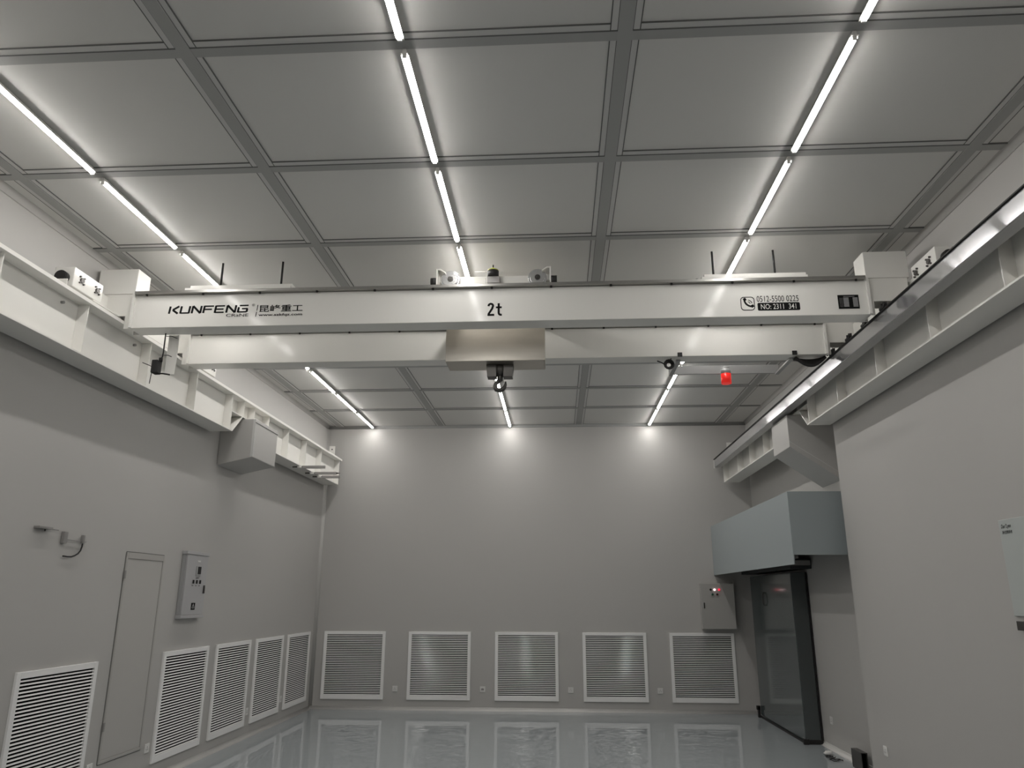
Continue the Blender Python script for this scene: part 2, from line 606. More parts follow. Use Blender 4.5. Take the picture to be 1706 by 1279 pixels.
def runway(side):
    left = side == 'left'
    if left:
        xw, xo, s = WL + 0.025, -3.817, 1
    else:
        xw, xo, s = WR - 0.025, 2.835, -1
    xm = (xw + xo) / 2
    xs = xo - s * 0.098                    # the web stands nearer the room side
    xt = xo + s * 0.027                    # the top flange is a little wider
    lo, hi = min(xw, xo), max(xw, xo)
    lab = {'left': 'white steel runway beam with stiffener plates along the left wall',
           'right': 'white steel runway beam with stiffener plates along the right wall'}[side]
    t = thing('runway_beam', lab, 'runway beam', (xm, -3.5, ZB0), 'crane runway beams')
    g1, g2 = 8.40, 9.53            # raised (notched) stretch over the wall box
    b = MB()
    b.box(xs - 0.006, xs + 0.006, -3.5, g1, ZB0 + 0.014, ZFT)
    b.box(xs - 0.006, xs + 0.006, g1, g2, 3.885, ZFT)
    b.box(xs - 0.006, xs + 0.006, g2, Y_BE, ZB0 + 0.014, ZFT)
    part('web', b, M_WHITE, t)
    b = MB()
    b.box(lo, hi, -3.5, g1, ZB0, ZB0 + 0.014)
    b.box(lo, hi, g1 - 0.05, g2 + 0.05, 3.873, 3.885)
    b.box(lo, hi, g2, Y_BE, ZB0, ZB0 + 0.014)
    b.prism([(g1, ZB0), (g1 + 0.014, ZB0), (g1 + 0.27, 3.873), (g1 + 0.25, 3.873)], 'x', lo, hi)
    part('bottom_flange', b, M_WHITE, t)
    part('top_flange', MB().box(min(xw, xt), max(xw, xt), -3.5, Y_BE + 0.06, ZFT, ZFT + 0.030), M_WHITE, t)
    part('rail', MB().box(xm - 0.03, xm + 0.03, -3.5, Y_BE + 0.04, ZFT + 0.030, ZFT + 0.066), M_STEEL, t, 0.003)
    ys = [-2.29, -1.32, -0.35, 0.62, 1.60, 2.575, 3.55, 4.53, 5.51, 6.49, 7.445, 8.345, 8.69, 9.01, 9.50, 10.27, 11.04, 11.80, Y_BE - 0.01]
    for y in ys:
        z0 = 3.885 if g1 < y < g2 else ZB0 + 0.014
        part('stiffener', MB().box(min(xs + s * 0.006, xo), max(xs + s * 0.006, xo), y - 0.005, y + 0.005, z0, ZFT), M_WHITE, t)
    # end stop at the far end
    e = MB()
    e.box(xm - 0.05, xm + 0.05, Y_BE - 0.06, Y_BE - 0.045, ZFT + 0.0665, ZFT + 0.25)
    e.prism([(Y_BE - 0.045, ZFT + 0.0665), (Y_BE + 0.03, ZFT + 0.0665), (Y_BE - 0.045, ZFT + 0.20)], 'x', xm - 0.006, xm + 0.006)
    st = part('end_stop', e, M_WHITE, t)
    link('bolt_hole', MB().cyl((xm, 0, ZFT + 0.19), 'y', 0.012, Y_BE - 0.062, Y_BE - 0.055, 12), M_BLACK, st)
    # small bolts on the web under the flange
    for y in (5.30, 6.35):
        part('web_bolt', MB().cyl((0, y, ZFT - 0.06), 'x', 0.012, min(xs + s * 0.006, xs + s * 0.03), max(xs + s * 0.006, xs + s * 0.03), 10), M_BRACKET, t)
    return t


runway('left')
runway('right')

# boxed-in wall brackets that carry the beams
mb = MB().prism([(WL + 0.002, 3.297), (-3.67, 3.392), (-3.67, 3.866), (WL + 0.002, 3.866)], 'y', 8.72, 9.46)
o = thing('bracket_box', 'grey sheet box around the bracket under the left runway beam', 'bracket box', (-3.9, 9.09, 3.3), 'boxes under the runway beams')
part('casing', mb, M_WALL, o, 0.006)
part('joint_strip', MB().box(-3.6705, -3.667, 8.715, 9.465, 3.815, 3.825), M_SEAL, o)
part('corner_strip', MB().box(-3.700, -3.668, 8.716, 8.7225, 3.395, 3.86), M_GRID_LIGHT, o)
o = thing('bracket_box', 'large pale sheet box with sloping underside below the right runway beam', 'bracket box', (3.0, 9.18, 3.1), 'boxes under the runway beams')
mb = MB().prism([(WR2 - 0.002, 3.087), (2.749, 3.484), (2.749, 3.868), (WR2 - 0.002, 3.868)], 'y', 8.85, 9.51)
part('casing', mb, M_WALL, o, 0.006)
part('lower_crease', MB().prism([(WR2 - 0.004, 3.165), (2.752, 3.545), (2.752, 3.552), (WR2 - 0.004, 3.172)], 'y', 8.8475, 8.851), M_GRID_LIGHT, o)

# conductor rail housing along the right beam
CX = 2.68
t = thing('conductor_rail', 'long shiny aluminium conductor rail housing beside the right runway beam', 'conductor rail', (CX, -3.5, 3.893), None)
part('cover', MB().prism([(CX, 3.893), (CX + 0.003, 4.026), (CX + 0.012, 4.026), (CX + 0.009, 3.893)], 'y', -3.5, 12.78), M_ALU, t, 0.002)
part('bottom_cover', MB().box(CX + 0.010, CX + 0.11, -3.5, 12.78, 3.893, 3.903), M_GREYBOX, t, label='grey underside plate')
part('top_lip', MB().box(CX - 0.010, CX + 0.10, -3.5, 12.78, 4.027, 4.036), M_BLACK, t, label='thin dark edge strip')
part('light_gap_strip', MB().box(2.800, 2.8075, -3.5, 12.78, 4.0365, 4.0735).box(CX + 0.10, 2.8075, -3.5, 12.78, 4.0275, 4.0362), M_GREYBOX, t)  # strip added to block light between conductor and top flange
part('end_plate', MB().box(CX - 0.004, CX + 0.112, 12.781, 12.787, 3.885, 4.03), M_WHITE, t)
for k in range(8):
    y = 1.9 + k * 1.55
    part('hanger', MB().box(CX + 0.02, 2.799, y, y + 0.035, 4.0365, 4.045), M_WHITE_MATT, t)

# three bars clamped under the far end of the left beam
for y, x1, lab in ((10.83, -3.435, 'grey metal bar under the left beam, nearest of three'),
                   (11.41, -3.433, 'grey metal bar under the left beam, middle of three, with pointed tip'),
                   (11.78, -3.487, 'grey metal bar under the left beam, farthest of three')):
    t = thing('clamped_bar', lab, 'bar', (-3.7, y, 3.62), 'bars under the left beam end')
    part('bar', MB().box(-3.78, x1, y - 0.02, y + 0.02, 3.603, 3.643), M_BRACKET, t, 0.004)
    part('stem', MB().cyl((0, y, 3.627), 'x', 0.010, -3.93, -3.775, 10), M_HOOK, t)
    if 'pointed' in lab:
        part('tip', MB().cyl((0, y, 3.622), 'x', 0.014, x1, x1 + 0.055, 10, 0.004), M_HOOK, t)
    part('clamp', MB().box(-3.85, -3.79, y - 0.03, y + 0.03, 3.612, 3.6448), M_WHITE_MATT, t, 0.003)


# ------------------------------------------------------------------ bridge crane
GY, GX0, GX1, GZ0, GZ1 = 5.95, -3.715, 2.615, 4.030, 4.335
RY = 7.0
crane = thing('bridge_crane', 'white double girder bridge crane spanning the room, marked 2t', 'crane', (-0.55, 6.55, GZ0))


def girder(y):
    g = part('girder', MB().box(GX0, GX1, y, y + 0.19, GZ0, GZ1), M_WHITE, crane, 0.004)
    link('trolley_rail', MB().box(GX0 + 0.02, GX1 - 0.02, y - 0.045, y + 0.14, GZ1 + 0.001, GZ1 + 0.026), M_STEEL, g, 0.002)
    for k in range(13):
        x = GX0 + 0.12 + k * 0.51
        link('rail_bolt', MB().cyl((x, y - 0.02, 0), 'z', 0.010, GZ1 - 0.012, GZ1 + 0.001, 8), M_BLACK, g)
    for x, sx in ((GX0, -1), (GX1, 1)):
        # welded end stiffener, then the end block that rests on the end carriage
        link('end_stiffener', MB().box(x - 0.012, x + 0.012, y - 0.022, y + 0.20, GZ0, GZ1 + 0.02), M_WHITE, g, 0.002)
        outer = x + sx * 0.36
        link('end_block', MB().box(min(x + sx * 0.002, outer), max(x + sx * 0.002, outer), y + 0.004, y + 0.21, GZ1 + 0.021, GZ1 + 0.262), M_WHITE, g, 0.005)
        # gusset under the block, cut clear of the runway beam
        a, bb = x + sx * 0.013, x + sx * 0.34
        cut = x + sx * (0.070 if sx < 0 else 0.045)
        link('gusset', MB().prism([(a, GZ0), (cut, GZ0), (cut, 4.150), (bb, 4.150), (bb, GZ1 + 0.020), (a, GZ1 + 0.020)], 'y', y + 0.012, y + 0.024), M_WHITE, g)
        link('gusset', MB().prism([(a, GZ0), (cut, GZ0), (cut, 4.150), (bb, 4.150), (bb, GZ1 + 0.020), (a, GZ1 + 0.020)], 'y', y + 0.170, y + 0.182), M_WHITE, g)
    return g


g_front = girder(GY)
g_rear = girder(RY)
# end carriages on the rails
for xm, sx, nm in ((-3.949, 1, 'left'), (2.9615, -1, 'right')):
    inner = xm + sx * 0.085
    xa, xb = min(xm - sx * 0.085, inner), max(xm - sx * 0.085, inner)
    c = part('end_carriage', MB().box(xa + 0.02, xb - 0.02, 6.16, RY + 0.01, 4.165, 4.335).box(xa + 0.02, xb - 0.02, RY + 0.19, 7.55, 4.165, 4.335)
             .box(min(xm - sx * 0.085, xm - sx * 0.02), max(xm - sx * 0.085, xm - sx * 0.02), 5.72, 6.16, 4.165, 4.335), M_WHITE, crane, 0.003)
    for y0, y1 in ((5.33, 5.72), (7.55, 7.94)):
        link('wheel_block', MB().box(xa, xb, y0, y1, 4.168, 4.335), M_WHITE, c, 0.006)
        link('wheel', MB().cyl((0, (y0 + y1) / 2, 4.207), 'x', 0.066, xm - 0.028, xm + 0.028), M_WHEEL, c)
        pl = MB()
        for yy in (y0 + 0.10, y1 - 0.08):
            x0, x1 = sorted((inner, inner + sx * 0.014))
            pl.cyl((0, yy, 4.255), 'x', 0.022, x0, x1, 12)
            for a in range(4):
                pl.cyl((0, yy + 0.036 * math.cos(a * 1.57 + .8), 4.255 + 0.036 * math.sin(a * 1.57 + .8)), 'x', 0.008, x0, x1, 8)
        link('bolts', pl, M_HOOK, c)
    link('buffer', MB().cyl((xm, 0, 4.238), 'y', 0.052, 5.29, 5.331, 20).cyl((xm, 0, 4.238), 'y', 0.047, 5.282, 5.29, 20), M_BLACK, c)
    link('base_plate', MB().box(min(xm, inner + sx * 0.01), max(xm, inner + sx * 0.01), 5.60, 6.02, 4.150, 4.160), M_WHITE, c)
    link('sweep_plate', MB().box(xa, xb, 5.26, 5.268, 4.150, 4.20), M_WHITE, c)

# lettering on the front girder
put = lambda x, z, d: (x, GY - d, z)
ink = MB()


def glyphs(mb, word, x0, x1, z0, z1, w, shear=0.12):
    n = len(word)
    cw = (x1 - x0) / n
    shapes = {
        'K': [((.02, 0), (.02, 1)), ((.30, .5), (.85, 1)), ((.30, .5), (.85, 0))],
        'U': [((.0, 0), (.0, 1)), ((.0, 0.06), (.80, 0.06)), ((.80, 0), (.80, 1))],
        'N': [((.0, 0), (.0, 1)), ((.0, 1), (.80, 0)), ((.80, 0), (.80, 1))],
        'F': [((.0, 0), (.0, 1)), ((.0, .94), (.88, .94)), ((.0, .50), (.75, .50))],
        'E': [((.0, 0), (.0, 1)), ((.0, .94), (.84, .94)), ((.0, .50), (.76, .50)), ((.0, .06), (.84, .06))],
        'G': [((.05, .94), (.88, .94)), ((.0, .06), (.82, .06)), ((.0, 0), (.0, .72)), ((.32, .50), (.86, .50)), ((.82, .06), (.82, .5))],
    }
    for i, ch in enumerate(word):
        for a, b in shapes[ch]:
            q = lambda p: (x0 + i * cw + p[0] * cw * 0.92 + shear * (p[1]) * (z1 - z0), z0 + p[1] * (z1 - z0))
            ww = w if abs(a[1] - b[1]) > 0.01 else w * 0.72
            stroke(mb, q(a), q(b), ww, put, 0.0018)


glyphs(ink, 'KUNFENG', -3.385, -2.660, 4.158, 4.226, 0.018)
link('lettering', ink, M_INK, g_front)
for body, x0, x1, z0, z1, off in (('CRaNE', -2.865, -2.665, 4.118, 4.146, 0.004), ('®', -2.642, -2.615, 4.212, 4.236, 0.0),
                                  ('昆峰重工', -2.572, -2.187, 4.156, 4.222, 0.014), ('www.szkfqz.com', -2.576, -2.187, 4.112, 4.142, 0.022),
                                  ('0512-5500 0225', 1.699, 2.044, 4.158, 4.212, 0.0)):
    link('lettering', text_mb(body, x0, x1, z0, z1, put, 0.0018, off), M_INK, g_front)
two = MB()


def bold(mb, pts, w):
    for a, b in zip(pts, pts[1:]):
        stroke(mb, a, b, w, put, 0.0018)
    for a in pts[1:-1]:
        flat(mb, [(a[0] + w / 2 * math.cos(t * math.pi / 4), a[1] + w / 2 * math.sin(t * math.pi / 4)) for t in range(8)], put, 0.0017)


arc2 = [(-0.543 + 0.0195 * math.cos(math.radians(a)), 4.171 + 0.0195 * math.sin(math.radians(a))) for a in range(185, -41, -25)]
bold(two, arc2 + [(-0.530, 4.148), (-0.5625, 4.096)], 0.018)
bold(two, [(-0.571, 4.089), (-0.513, 4.089)], 0.018)
bold(two, [(-0.475, 4.194), (-0.475, 4.105), (-0.470, 4.093), (-0.458, 4.088), (-0.448, 4.089)], 0.018)
bold(two, [(-0.499, 4.157), (-0.449, 4.157)], 0.016)
link('lettering', two, M_INK, g_front)
dv = MB()
flat(dv, [(-2.603, 4.115), (-2.597, 4.115), (-2.592, 4.160), (-2.598, 4.160)], put, 0.0018)
flat(dv, [(-2.597, 4.170), (-2.591, 4.170), (-2.586, 4.224), (-2.592, 4.224)], put, 0.0018)
link('divider', dv, M_INK, g_front)
ph = MB()
ring(ph, rounded(1.564, 1.680, 4.084, 4.206, 0.028), rounded(1.570, 1.674, 4.090, 4.200, 0.023), put, 0.0018)
hs = []
for i in range(9):
    a = math.radians(178 + 94 * i / 8)
    hs.append((1.658 + 0.062 * math.cos(a), 4.181 + 0.062 * math.sin(a)))
for a, b in zip(hs, hs[1:]):
    stroke(ph, a, b, 0.015, put, 0.0018)
stroke(ph, (hs[0][0] - 0.006, hs[0][1] - 0.006), (hs[0][0] + 0.014, hs[0][1] + 0.006), 0.024, put, 0.0018)
stroke(ph, (hs[-1][0] - 0.006, hs[-1][1] + 0.014), (hs[-1][0] + 0.006, hs[-1][1] - 0.006), 0.024, put, 0.0018)
for r in (0.020, 0.036):
    arc = [(1.622 + r * math.cos(math.radians(8 + 74 * i / 6)), 4.142 + r * math.sin(math.radians(8 + 74 * i / 6))) for i in range(7)]
    for a, b in zip(arc, arc[1:]):
        stroke(ph, a, b, 0.0055, put, 0.0018)
link('phone_symbol', ph, M_INK, g_front)
nb = MB()
flat(nb, rounded(1.702, 2.050, 4.080, 4.150, 0.012), put, 0.0015)
lb = link('number_label', nb, M_INK, g_front)
wn = text_mb('NO: 2311  341', 1.728, 2.018, 4.092, 4.138, put, 0.0028, 0.002)
wn_o = link('lettering', wn, M_WHITE_MATT, g_front)
wn_o['label'] = 'white lettering on the black label'
np_ = link('name_plate', MB().box(2.364, 2.533, GY - 0.004, GY - 0.0001, 4.083, 4.205), M_INK, g_front)
ln = MB()
for k in range(8):
    z = 4.100 + k * 0.0105
    ln.box(2.408, 2.450, GY - 0.0052, GY - 0.0038, z, z + 0.006)
    ln.box(2.484, 2.524, GY - 0.0052, GY - 0.0038, z, z + 0.006)
    ln.box(2.374, 2.404, GY - 0.0050, GY - 0.0038, z, z + 0.0012)
ln.box(2.41, 2.50, GY - 0.0050, GY - 0.0038, 4.189, 4.192)
ln_o = link('plate_print', ln, M_GREYDOOR, g_front)

# switch strips with black upright rods on top of the front girder
for x0, x1, rods in ((-3.25, -2.30, (-2.985, -2.432)), (1.25, 2.13, (1.376, 1.897))):
    ch = part('switch_strip', MB().box(x0, x1, GY - 0.035, GY + 0.10, GZ1 + 0.027, GZ1 + 0.050).box(x0 + 0.03, x1, GY + 0.0, GY + 0.10, GZ1 + 0.050, GZ1 + 0.085), M_WHITE, crane, 0.002)
    for x in rods:
        link('rod', MB().cyl((x, GY + 0.08, 0), 'z', 0.0095, GZ1 + 0.086, 4.668, 10).cyl((x, GY + 0.08, 0), 'z', 0.018, GZ1 + 0.085, GZ1 + 0.094, 10), M_BLACK, ch)
part('cable_gland', MB().cyl((-2.33, GY + 0.05, 0), 'z', 0.014, GZ1 + 0.027, GZ1 + 0.075, 10), M_BLACK, crane)
part('cable_gland', MB().cyl((1.225, GY + 0.05, 0), 'z', 0.014, GZ1 + 0.027, GZ1 + 0.065, 10), M_BLACK, crane)

# travel limit switch hanging at the left end between the girders
lx, ly = -3.47, 6.10
sw = part('limit_switch', MB().box(lx - 0.075, lx - 0.018, ly - 0.04, ly + 0.04, 3.655, 3.775), M_BLACK, crane, 0.008)
link('switch_rod', MB().tube([(lx - 0.03, ly, 3.77), (lx - 0.004, ly, 3.81), (lx, ly, 3.85), (lx - 0.002, ly, 4.032)], 0.006).cyl((lx - 0.015, ly, 0), 'z', 0.016, 3.765, 3.80, 12), M_BLACK, sw)
arms = MB()
arms.tube([(lx, ly, 4.005), (lx + 0.055, ly + 0.01, 4.005), (lx + 0.095, ly + 0.03, 3.992)], 0.0035, 6)
arms.tube([(lx - 0.004, ly, 3.825), (lx + 0.045, ly, 3.825), (lx + 0.08, ly, 3.81)], 0.0035, 6)
arms.tube([(lx - 0.07, ly, 3.71), (lx - 0.095, ly - 0.02, 3.725), (lx - 0.15, ly - 0.05, 3.745)], 0.0035, 6)
arms.tube([(lx - 0.08, ly, 3.70), (lx - 0.085, ly, 3.64), (lx - 0.09, ly, 3.565)], 0.0035, 6)
arms.tube([(lx - 0.05, ly, 3.658), (lx + 0.02, ly, 3.656), (lx + 0.075, ly + 0.02, 3.650)], 0.007, 8)
link('switch_levers', arms, M_BLACK, sw)
link('switch_plate', MB().box(lx + 0.008, lx + 0.10, ly + 0.045, ly + 0.055, 3.66, 4.029), M_WHITE, sw)
# collectors on the conductor rail at the right end
for y in (5.86, 6.25, 6.62, 7.05):
    cl = MB()
    cl.box(2.665, 2.76, y - 0.045, y + 0.045, 4.0385, 4.058)
    for k in range(4):
        cl.cyl((2.675 + 0.012 * (k % 2), y - 0.035 + 0.022 * k, 0), 'z', 0.008, 4.055, 4.085 + 0.01 * (k % 2), 8)
    cl.box(2.70, 2.712, y - 0.01, y + 0.01, 4.05, 4.10)
    part('collector', cl, M_BLACK, crane)

# frame with the warning lamp behind the rear girder, right end
fr = MB()
for x in (1.215, 2.31):
    fr.box(x - 0.02, x + 0.02, RY + 0.10, 7.62, GZ0 - 0.018, GZ0 - 0.002)
fr.box(1.195, 2.33, 7.60, 7.63, GZ0 - 0.005, GZ0 + 0.085)
fm = part('lamp_frame', fr, M_GREYBOX, crane)
for x in (1.215, 2.31):
    link('clip', MB().box(x - 0.022, x + 0.022, RY - 0.012, RY - 0.0005, GZ0 - 0.006, GZ0 + 0.035), M_BLACK, fm)
wl = link('warning_lamp', MB().cyl((1.782, 7.60, 0), 'z', 0.052, 3.915, 4.020, 20), M_RED, fm)
wl['label'] = 'glowing red warning lamp'
lc = link('lamp_cap', MB().cyl((1.782, 7.60, 0), 'z', 0.050, 4.020, 4.070, 20).cyl((1.782, 7.60, 0), 'z', 0.044, 4.070, 4.086, 20), M_GREYBOX, fm)
# sagging cable bundle and coil
sg = MB()
for k in range(5):
    dx, dz = 0.003 * k, 0.016 * k
    sg.tube([(2.33 + 0.29 * i / 10, RY + 0.06 + 0.012 * k, GZ0 - 0.012 - (0.085 - dz) * math.sin(math.pi * i / 10)) for i in range(11)], 0.016, 8)
part('cable_bundle', sg, M_BLACK, crane)
co = MB()
for k in range(3):
    r = 0.045 - 0.008 * k
    co.tube([(1.115 + r * math.cos(t * 0.5236), RY + 0.05 + 0.012 * k, 3.965 + r * math.sin(t * 0.5236)) for t in range(13)], 0.009, 8)
co.tube([(1.07, RY + 0.05, 3.965), (1.04, RY + 0.05, 3.985), (1.00, RY + 0.05, 4.0)], 0.006, 6)
co.tube([(1.12, RY + 0.06, 4.00), (1.14, RY + 0.06, 4.029)], 0.005, 6)
part('cable_coil', co, M_BLACK, crane)

# ------------------------------------------------------------------ trolley with hoist (moves along the girders)
tr = thing('hoist_trolley', 'hoist trolley with steel cover and hook on the crane girders', 'hoist', (-0.54, 6.55, GZ1 + 0.026))
RZ = GZ1 + 0.0265
fb = MB()
fb.box(-0.955, -0.10, 6.085, 6.135, RZ + 0.012, RZ + 0.145)
fb.box(-0.955, -0.10, 7.03, 7.08, RZ + 0.012, RZ + 0.145)
for x in (-0.90, -0.18):
    fb.box(x - 0.05, x + 0.05, 6.135, 7.03, RZ + 0.03, RZ + 0.11)
part('trolley_frame', fb, M_WHITE, tr, 0.003)
for x in (-0.905, -0.142):
    for y in (6.0, 7.035 - 0.06):
        w = MB().cyl((x, 0, RZ + 0.084), 'y', 0.084, y, y + 0.05, 32).cyl((x, 0, RZ + 0.084), 'y', 0.066, y - 0.012, y, 32)
        wo = part('wheel', w, M_WHEEL, tr, 0.003)
        link('axle', MB().cyl((x, 0, RZ + 0.084), 'y', 0.024, y - 0.020, y - 0.012, 20).cyl((x, 0, RZ + 0.084), 'y', 0.011, y - 0.026, y - 0.020, 12), M_HOOK, wo)
for x, s in ((-1.020, -1), (-0.030, 1)):
    e = MB()
    e.box(x - 0.006, x + 0.006, 5.96, 6.10, RZ + 0.002, RZ + 0.172)
    stx = [(x, RZ + 0.172), (x, RZ + 0.160), (x - s * 0.028, RZ + 0.160), (x - s * 0.075, RZ + 0.130), (x - s * 0.075, RZ + 0.140), (x - s * 0.03, RZ + 0.172)]
    e.prism(stx, 'y', 5.96, 6.10)
    e.box(min(x, x - s * 0.09), max(x, x - s * 0.09), 6.088, 6.10, RZ + 0.035, RZ + 0.10)
    eo = part('end_plate', e, M_WHITE, tr, 0.001)
    link('buffer', MB().cyl((0, 6.0, RZ + 0.058), 'x', 0.042, min(x + s * 0.006, x + s * 0.056), max(x + s * 0.006, x + s * 0.056), 20), M_BLACK, eo)
# travel switch on a grey box
sb = part('switch_box', MB().box(-0.585, -0.475, 6.02, 6.084, RZ + 0.055, RZ + 0.118), M_BRACKET, tr, 0.003)
link('switch_head', MB().cyl((-0.535, 6.05, 0), 'z', 0.050, RZ + 0.118, RZ + 0.178, 24), M_BLACK, sb)
link('switch_cap', MB().cyl((-0.535, 6.05, 0), 'z', 0.048, RZ + 0.178, RZ + 0.186, 24).cyl((-0.535, 6.05, 0), 'z', 0.028, RZ + 0.186, RZ + 0.212, 16, 0.006), M_YELLOW, sb)
link('switch_pin', MB().cyl((-0.535, 6.05, 0), 'z', 0.006, RZ + 0.21, RZ + 0.238, 10), M_BLACK, sb)
link('switch_lever', MB().tube([(-0.60, 6.04, RZ + 0.11), (-0.597, 6.03, RZ + 0.06), (-0.585, 6.02, RZ + 0.03), (-0.555, 6.02, RZ + 0.012), (-0.54, 6.02, RZ + 0.012)], 0.004, 6), M_STEEL, sb)
link('crossbar', MB().cyl((0, 6.05, RZ + 0.176), 'x', 0.003, -0.70, -0.44, 8), M_WHITE_MATT, sb)
# stainless cover round the hoist drum
cv = MB()
hx0, hx1, hy0, hy1, hz0, hz1 = -0.992, -0.090, 6.40, 6.70, 3.822, 4.31
cv.box(hx0, hx1, hy0, hy0 + 0.006, hz0, hz1)
cv.box(hx0, hx1, hy1 - 0.006, hy1, hz0, hz1)
cv.box(hx0, hx0 + 0.006, hy0 + 0.006, hy1 - 0.006, hz0, hz1)
cv.box(hx1 - 0.006, hx1, hy0 + 0.006, hy1 - 0.006, hz0, hz1)
cv.box(hx0, hx1, hy0 + 0.006, hy1 - 0.006, hz0, hz0 + 0.006)
cvo = part('hoist_cover', cv, M_STAINLESS, tr, 0.002, 'brushed stainless steel cover')
hg = MB()
for x in (-0.85, -0.23):
    hg.box(x - 0.03, x + 0.03, 6.52, 6.58, hz1 - 0.02, RZ + 0.032)
link('cover_hanger', hg, M_STEEL, cvo)
# hook block
kx, ky = -0.505, 6.55
hb = MB()
for s in (-1, 1):
    hb.prism([(kx + s * 0.125, 3.822), (kx + s * 0.030, 3.822), (kx + s * 0.030, 3.70), (kx + s * 0.115, 3.70)], 'y', ky - 0.05, ky + 0.05)
hbo = part('hook_block', hb, M_HOOK, tr, 0.004)
link('sheave', MB().cyl((0, ky, 3.775), 'x', 0.060, kx - 0.029, kx + 0.029, 24), M_HOOK, hbo)
link('shank', MB().cyl((kx, ky, 0), 'z', 0.026, 3.67, 3.74, 16), M_HOOK, hbo)
hp = [(kx, 3.69), (kx - 0.018, 3.667), (kx - 0.040, 3.645), (kx - 0.046, 3.617), (kx - 0.034, 3.594), (kx - 0.008, 3.586), (kx + 0.022, 3.592),
      (kx + 0.042, 3.614), (kx + 0.050, 3.640), (kx + 0.052, 3.668)]
link('hook', MB().tube([(x, ky, z) for x, z in hp], 0.015, 12, [0.022, 0.020, 0.018, 0.021, 0.023, 0.023, 0.021, 0.018, 0.013, 0.006]), M_HOOK, hbo)
link('safety_latch', MB().box(kx + 0.014, kx + 0.036, ky - 0.006, ky + 0.006, 3.662, 3.69), M_BRACKET, hbo)

# ------------------------------------------------------------------ hood and door in the right recess
t = thing('door_hood', 'large blue grey sheet metal hood on the right recessed wall', 'hood', (2.95, 10.8, 2.1))
HX = 2.592
part('fascia', MB().box(HX, HX + 0.012, 8.60, YB - 0.004, 2.125, 2.925), M_HOOD, t, 0.002)
part('near_panel', MB().box(HX + 0.012, WR2 - 0.002, 8.60, 8.612, 2.226, 2.925), M_HOOD, t, 0.002)
part('top_panel', MB().box(HX + 0.012, WR2 - 0.002, 8.612, YB - 0.004, 2.913, 2.925), M_HOOD, t)
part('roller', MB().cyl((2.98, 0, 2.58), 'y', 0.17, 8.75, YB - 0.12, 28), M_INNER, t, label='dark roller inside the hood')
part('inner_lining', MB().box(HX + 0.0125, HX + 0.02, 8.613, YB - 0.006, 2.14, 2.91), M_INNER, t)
gd = MB()
for x in (2.72, 2.80):
    gd.box(x, x + 0.03, 9.2, YB - 0.01, 2.22, 2.25)
gd.box(2.62, 3.28, 10.2, 10.24, 2.18, 2.24)
gd.box(2.62, 3.28, 11.9, 11.94, 2.18, 2.24)
part('guide_rails', gd, M_BRACKET, t)
part('painted_shade_box', MB().box(3.04, WR2 - 0.004, 10.25, YB - 0.01, 2.135, 2.26), M_INNER, t)  # dark box added to paint the hood's inner shade above the door

t = thing('sliding_door', 'dark glossy sliding door standing under the blue grey hood', 'door', (3.2, 11.5, 0))
part('leaf', MB().box(3.095, WR2 - 0.03, 10.465, 12.64, 0.03, 2.095), M_DOOREDGE, t, 0.003)
part('face_sheet', MB().box(3.088, 3.095, 10.475, 12.63, 0.05, 2.085), M_DOOR, t, label='mirror-like dark face')
sk = MB()
sk.box(3.086, WR2 - 0.028, 10.45, 10.465, 0.0, 0.05)
sk.box(3.080, 3.088, 10.47, 12.66, 0.0, 0.03)
part('bottom_seal', sk, M_BLACK, t)
part('edge_trim', MB().box(WR2 - 0.028, WR2 - 0.012, 10.455, 10.47, 0.0, 2.095), M_BLACK, t)
part('floor_roller', MB().box(3.05, 3.115, 10.42, 10.464, 0.0, 0.065), M_BLACK, t, 0.004)
part('door_handle', MB().tube([(3.07, 11.83, 1.66), (3.055, 11.83, 1.70), (3.055, 11.83, 1.80), (3.07, 11.83, 1.84)], 0.009, 8).box(3.06, 3.088, 11.82, 11.84, 1.65, 1.67).box(3.06, 3.088, 11.82, 11.84, 1.83, 1.85), M_HOOK, t)
single('door_stop', MB().box(3.045, 3.078, 12.60, 12.66, 0.001, 0.16).box(3.03, 3.078, 12.60, 12.66, 0.11, 0.17), M_BLACK,
       'small black door stop at the far foot of the dark door', 'door stop', (3.06, 12.63, 0), 0.003)

# grey button box on the back wall
t = thing('button_box', 'grey steel button box with red pilot lights on the back wall', 'control box', (2.59, YB, 1.28))
BY = YB - 0.17
part('body', MB().box(2.335, 2.855, BY + 0.02, YB - 0.001, 1.275, 1.995), M_CABR, t, 0.006)
dr = part('door', MB().box(2.325, 2.862, BY, BY + 0.019, 1.282, 1.988), M_CABR, t, 0.004)
for x, z, m, n in ((2.486, 1.894, M_BLACK, 'button'), (2.548, 1.892, M_LAMP_W, 'pilot_light'), (2.621, 1.894, M_LAMP_R, 'pilot_light'),
                   (2.512, 1.818, M_GREENB, 'button'), (2.587, 1.818, M_REDB, 'button')):
    link(n, MB().cyl((x, 0, z), 'y', 0.017, BY - 0.022, BY, 16), m, dr)
link('latch', MB().box(2.360, 2.378, BY - 0.012, BY, 1.60, 1.69), M_HOOK, dr, 0.002)
link('latch_plate', MB().box(2.346, 2.358, BY - 0.006, BY, 1.62, 1.70), M_GREYDOOR, dr)

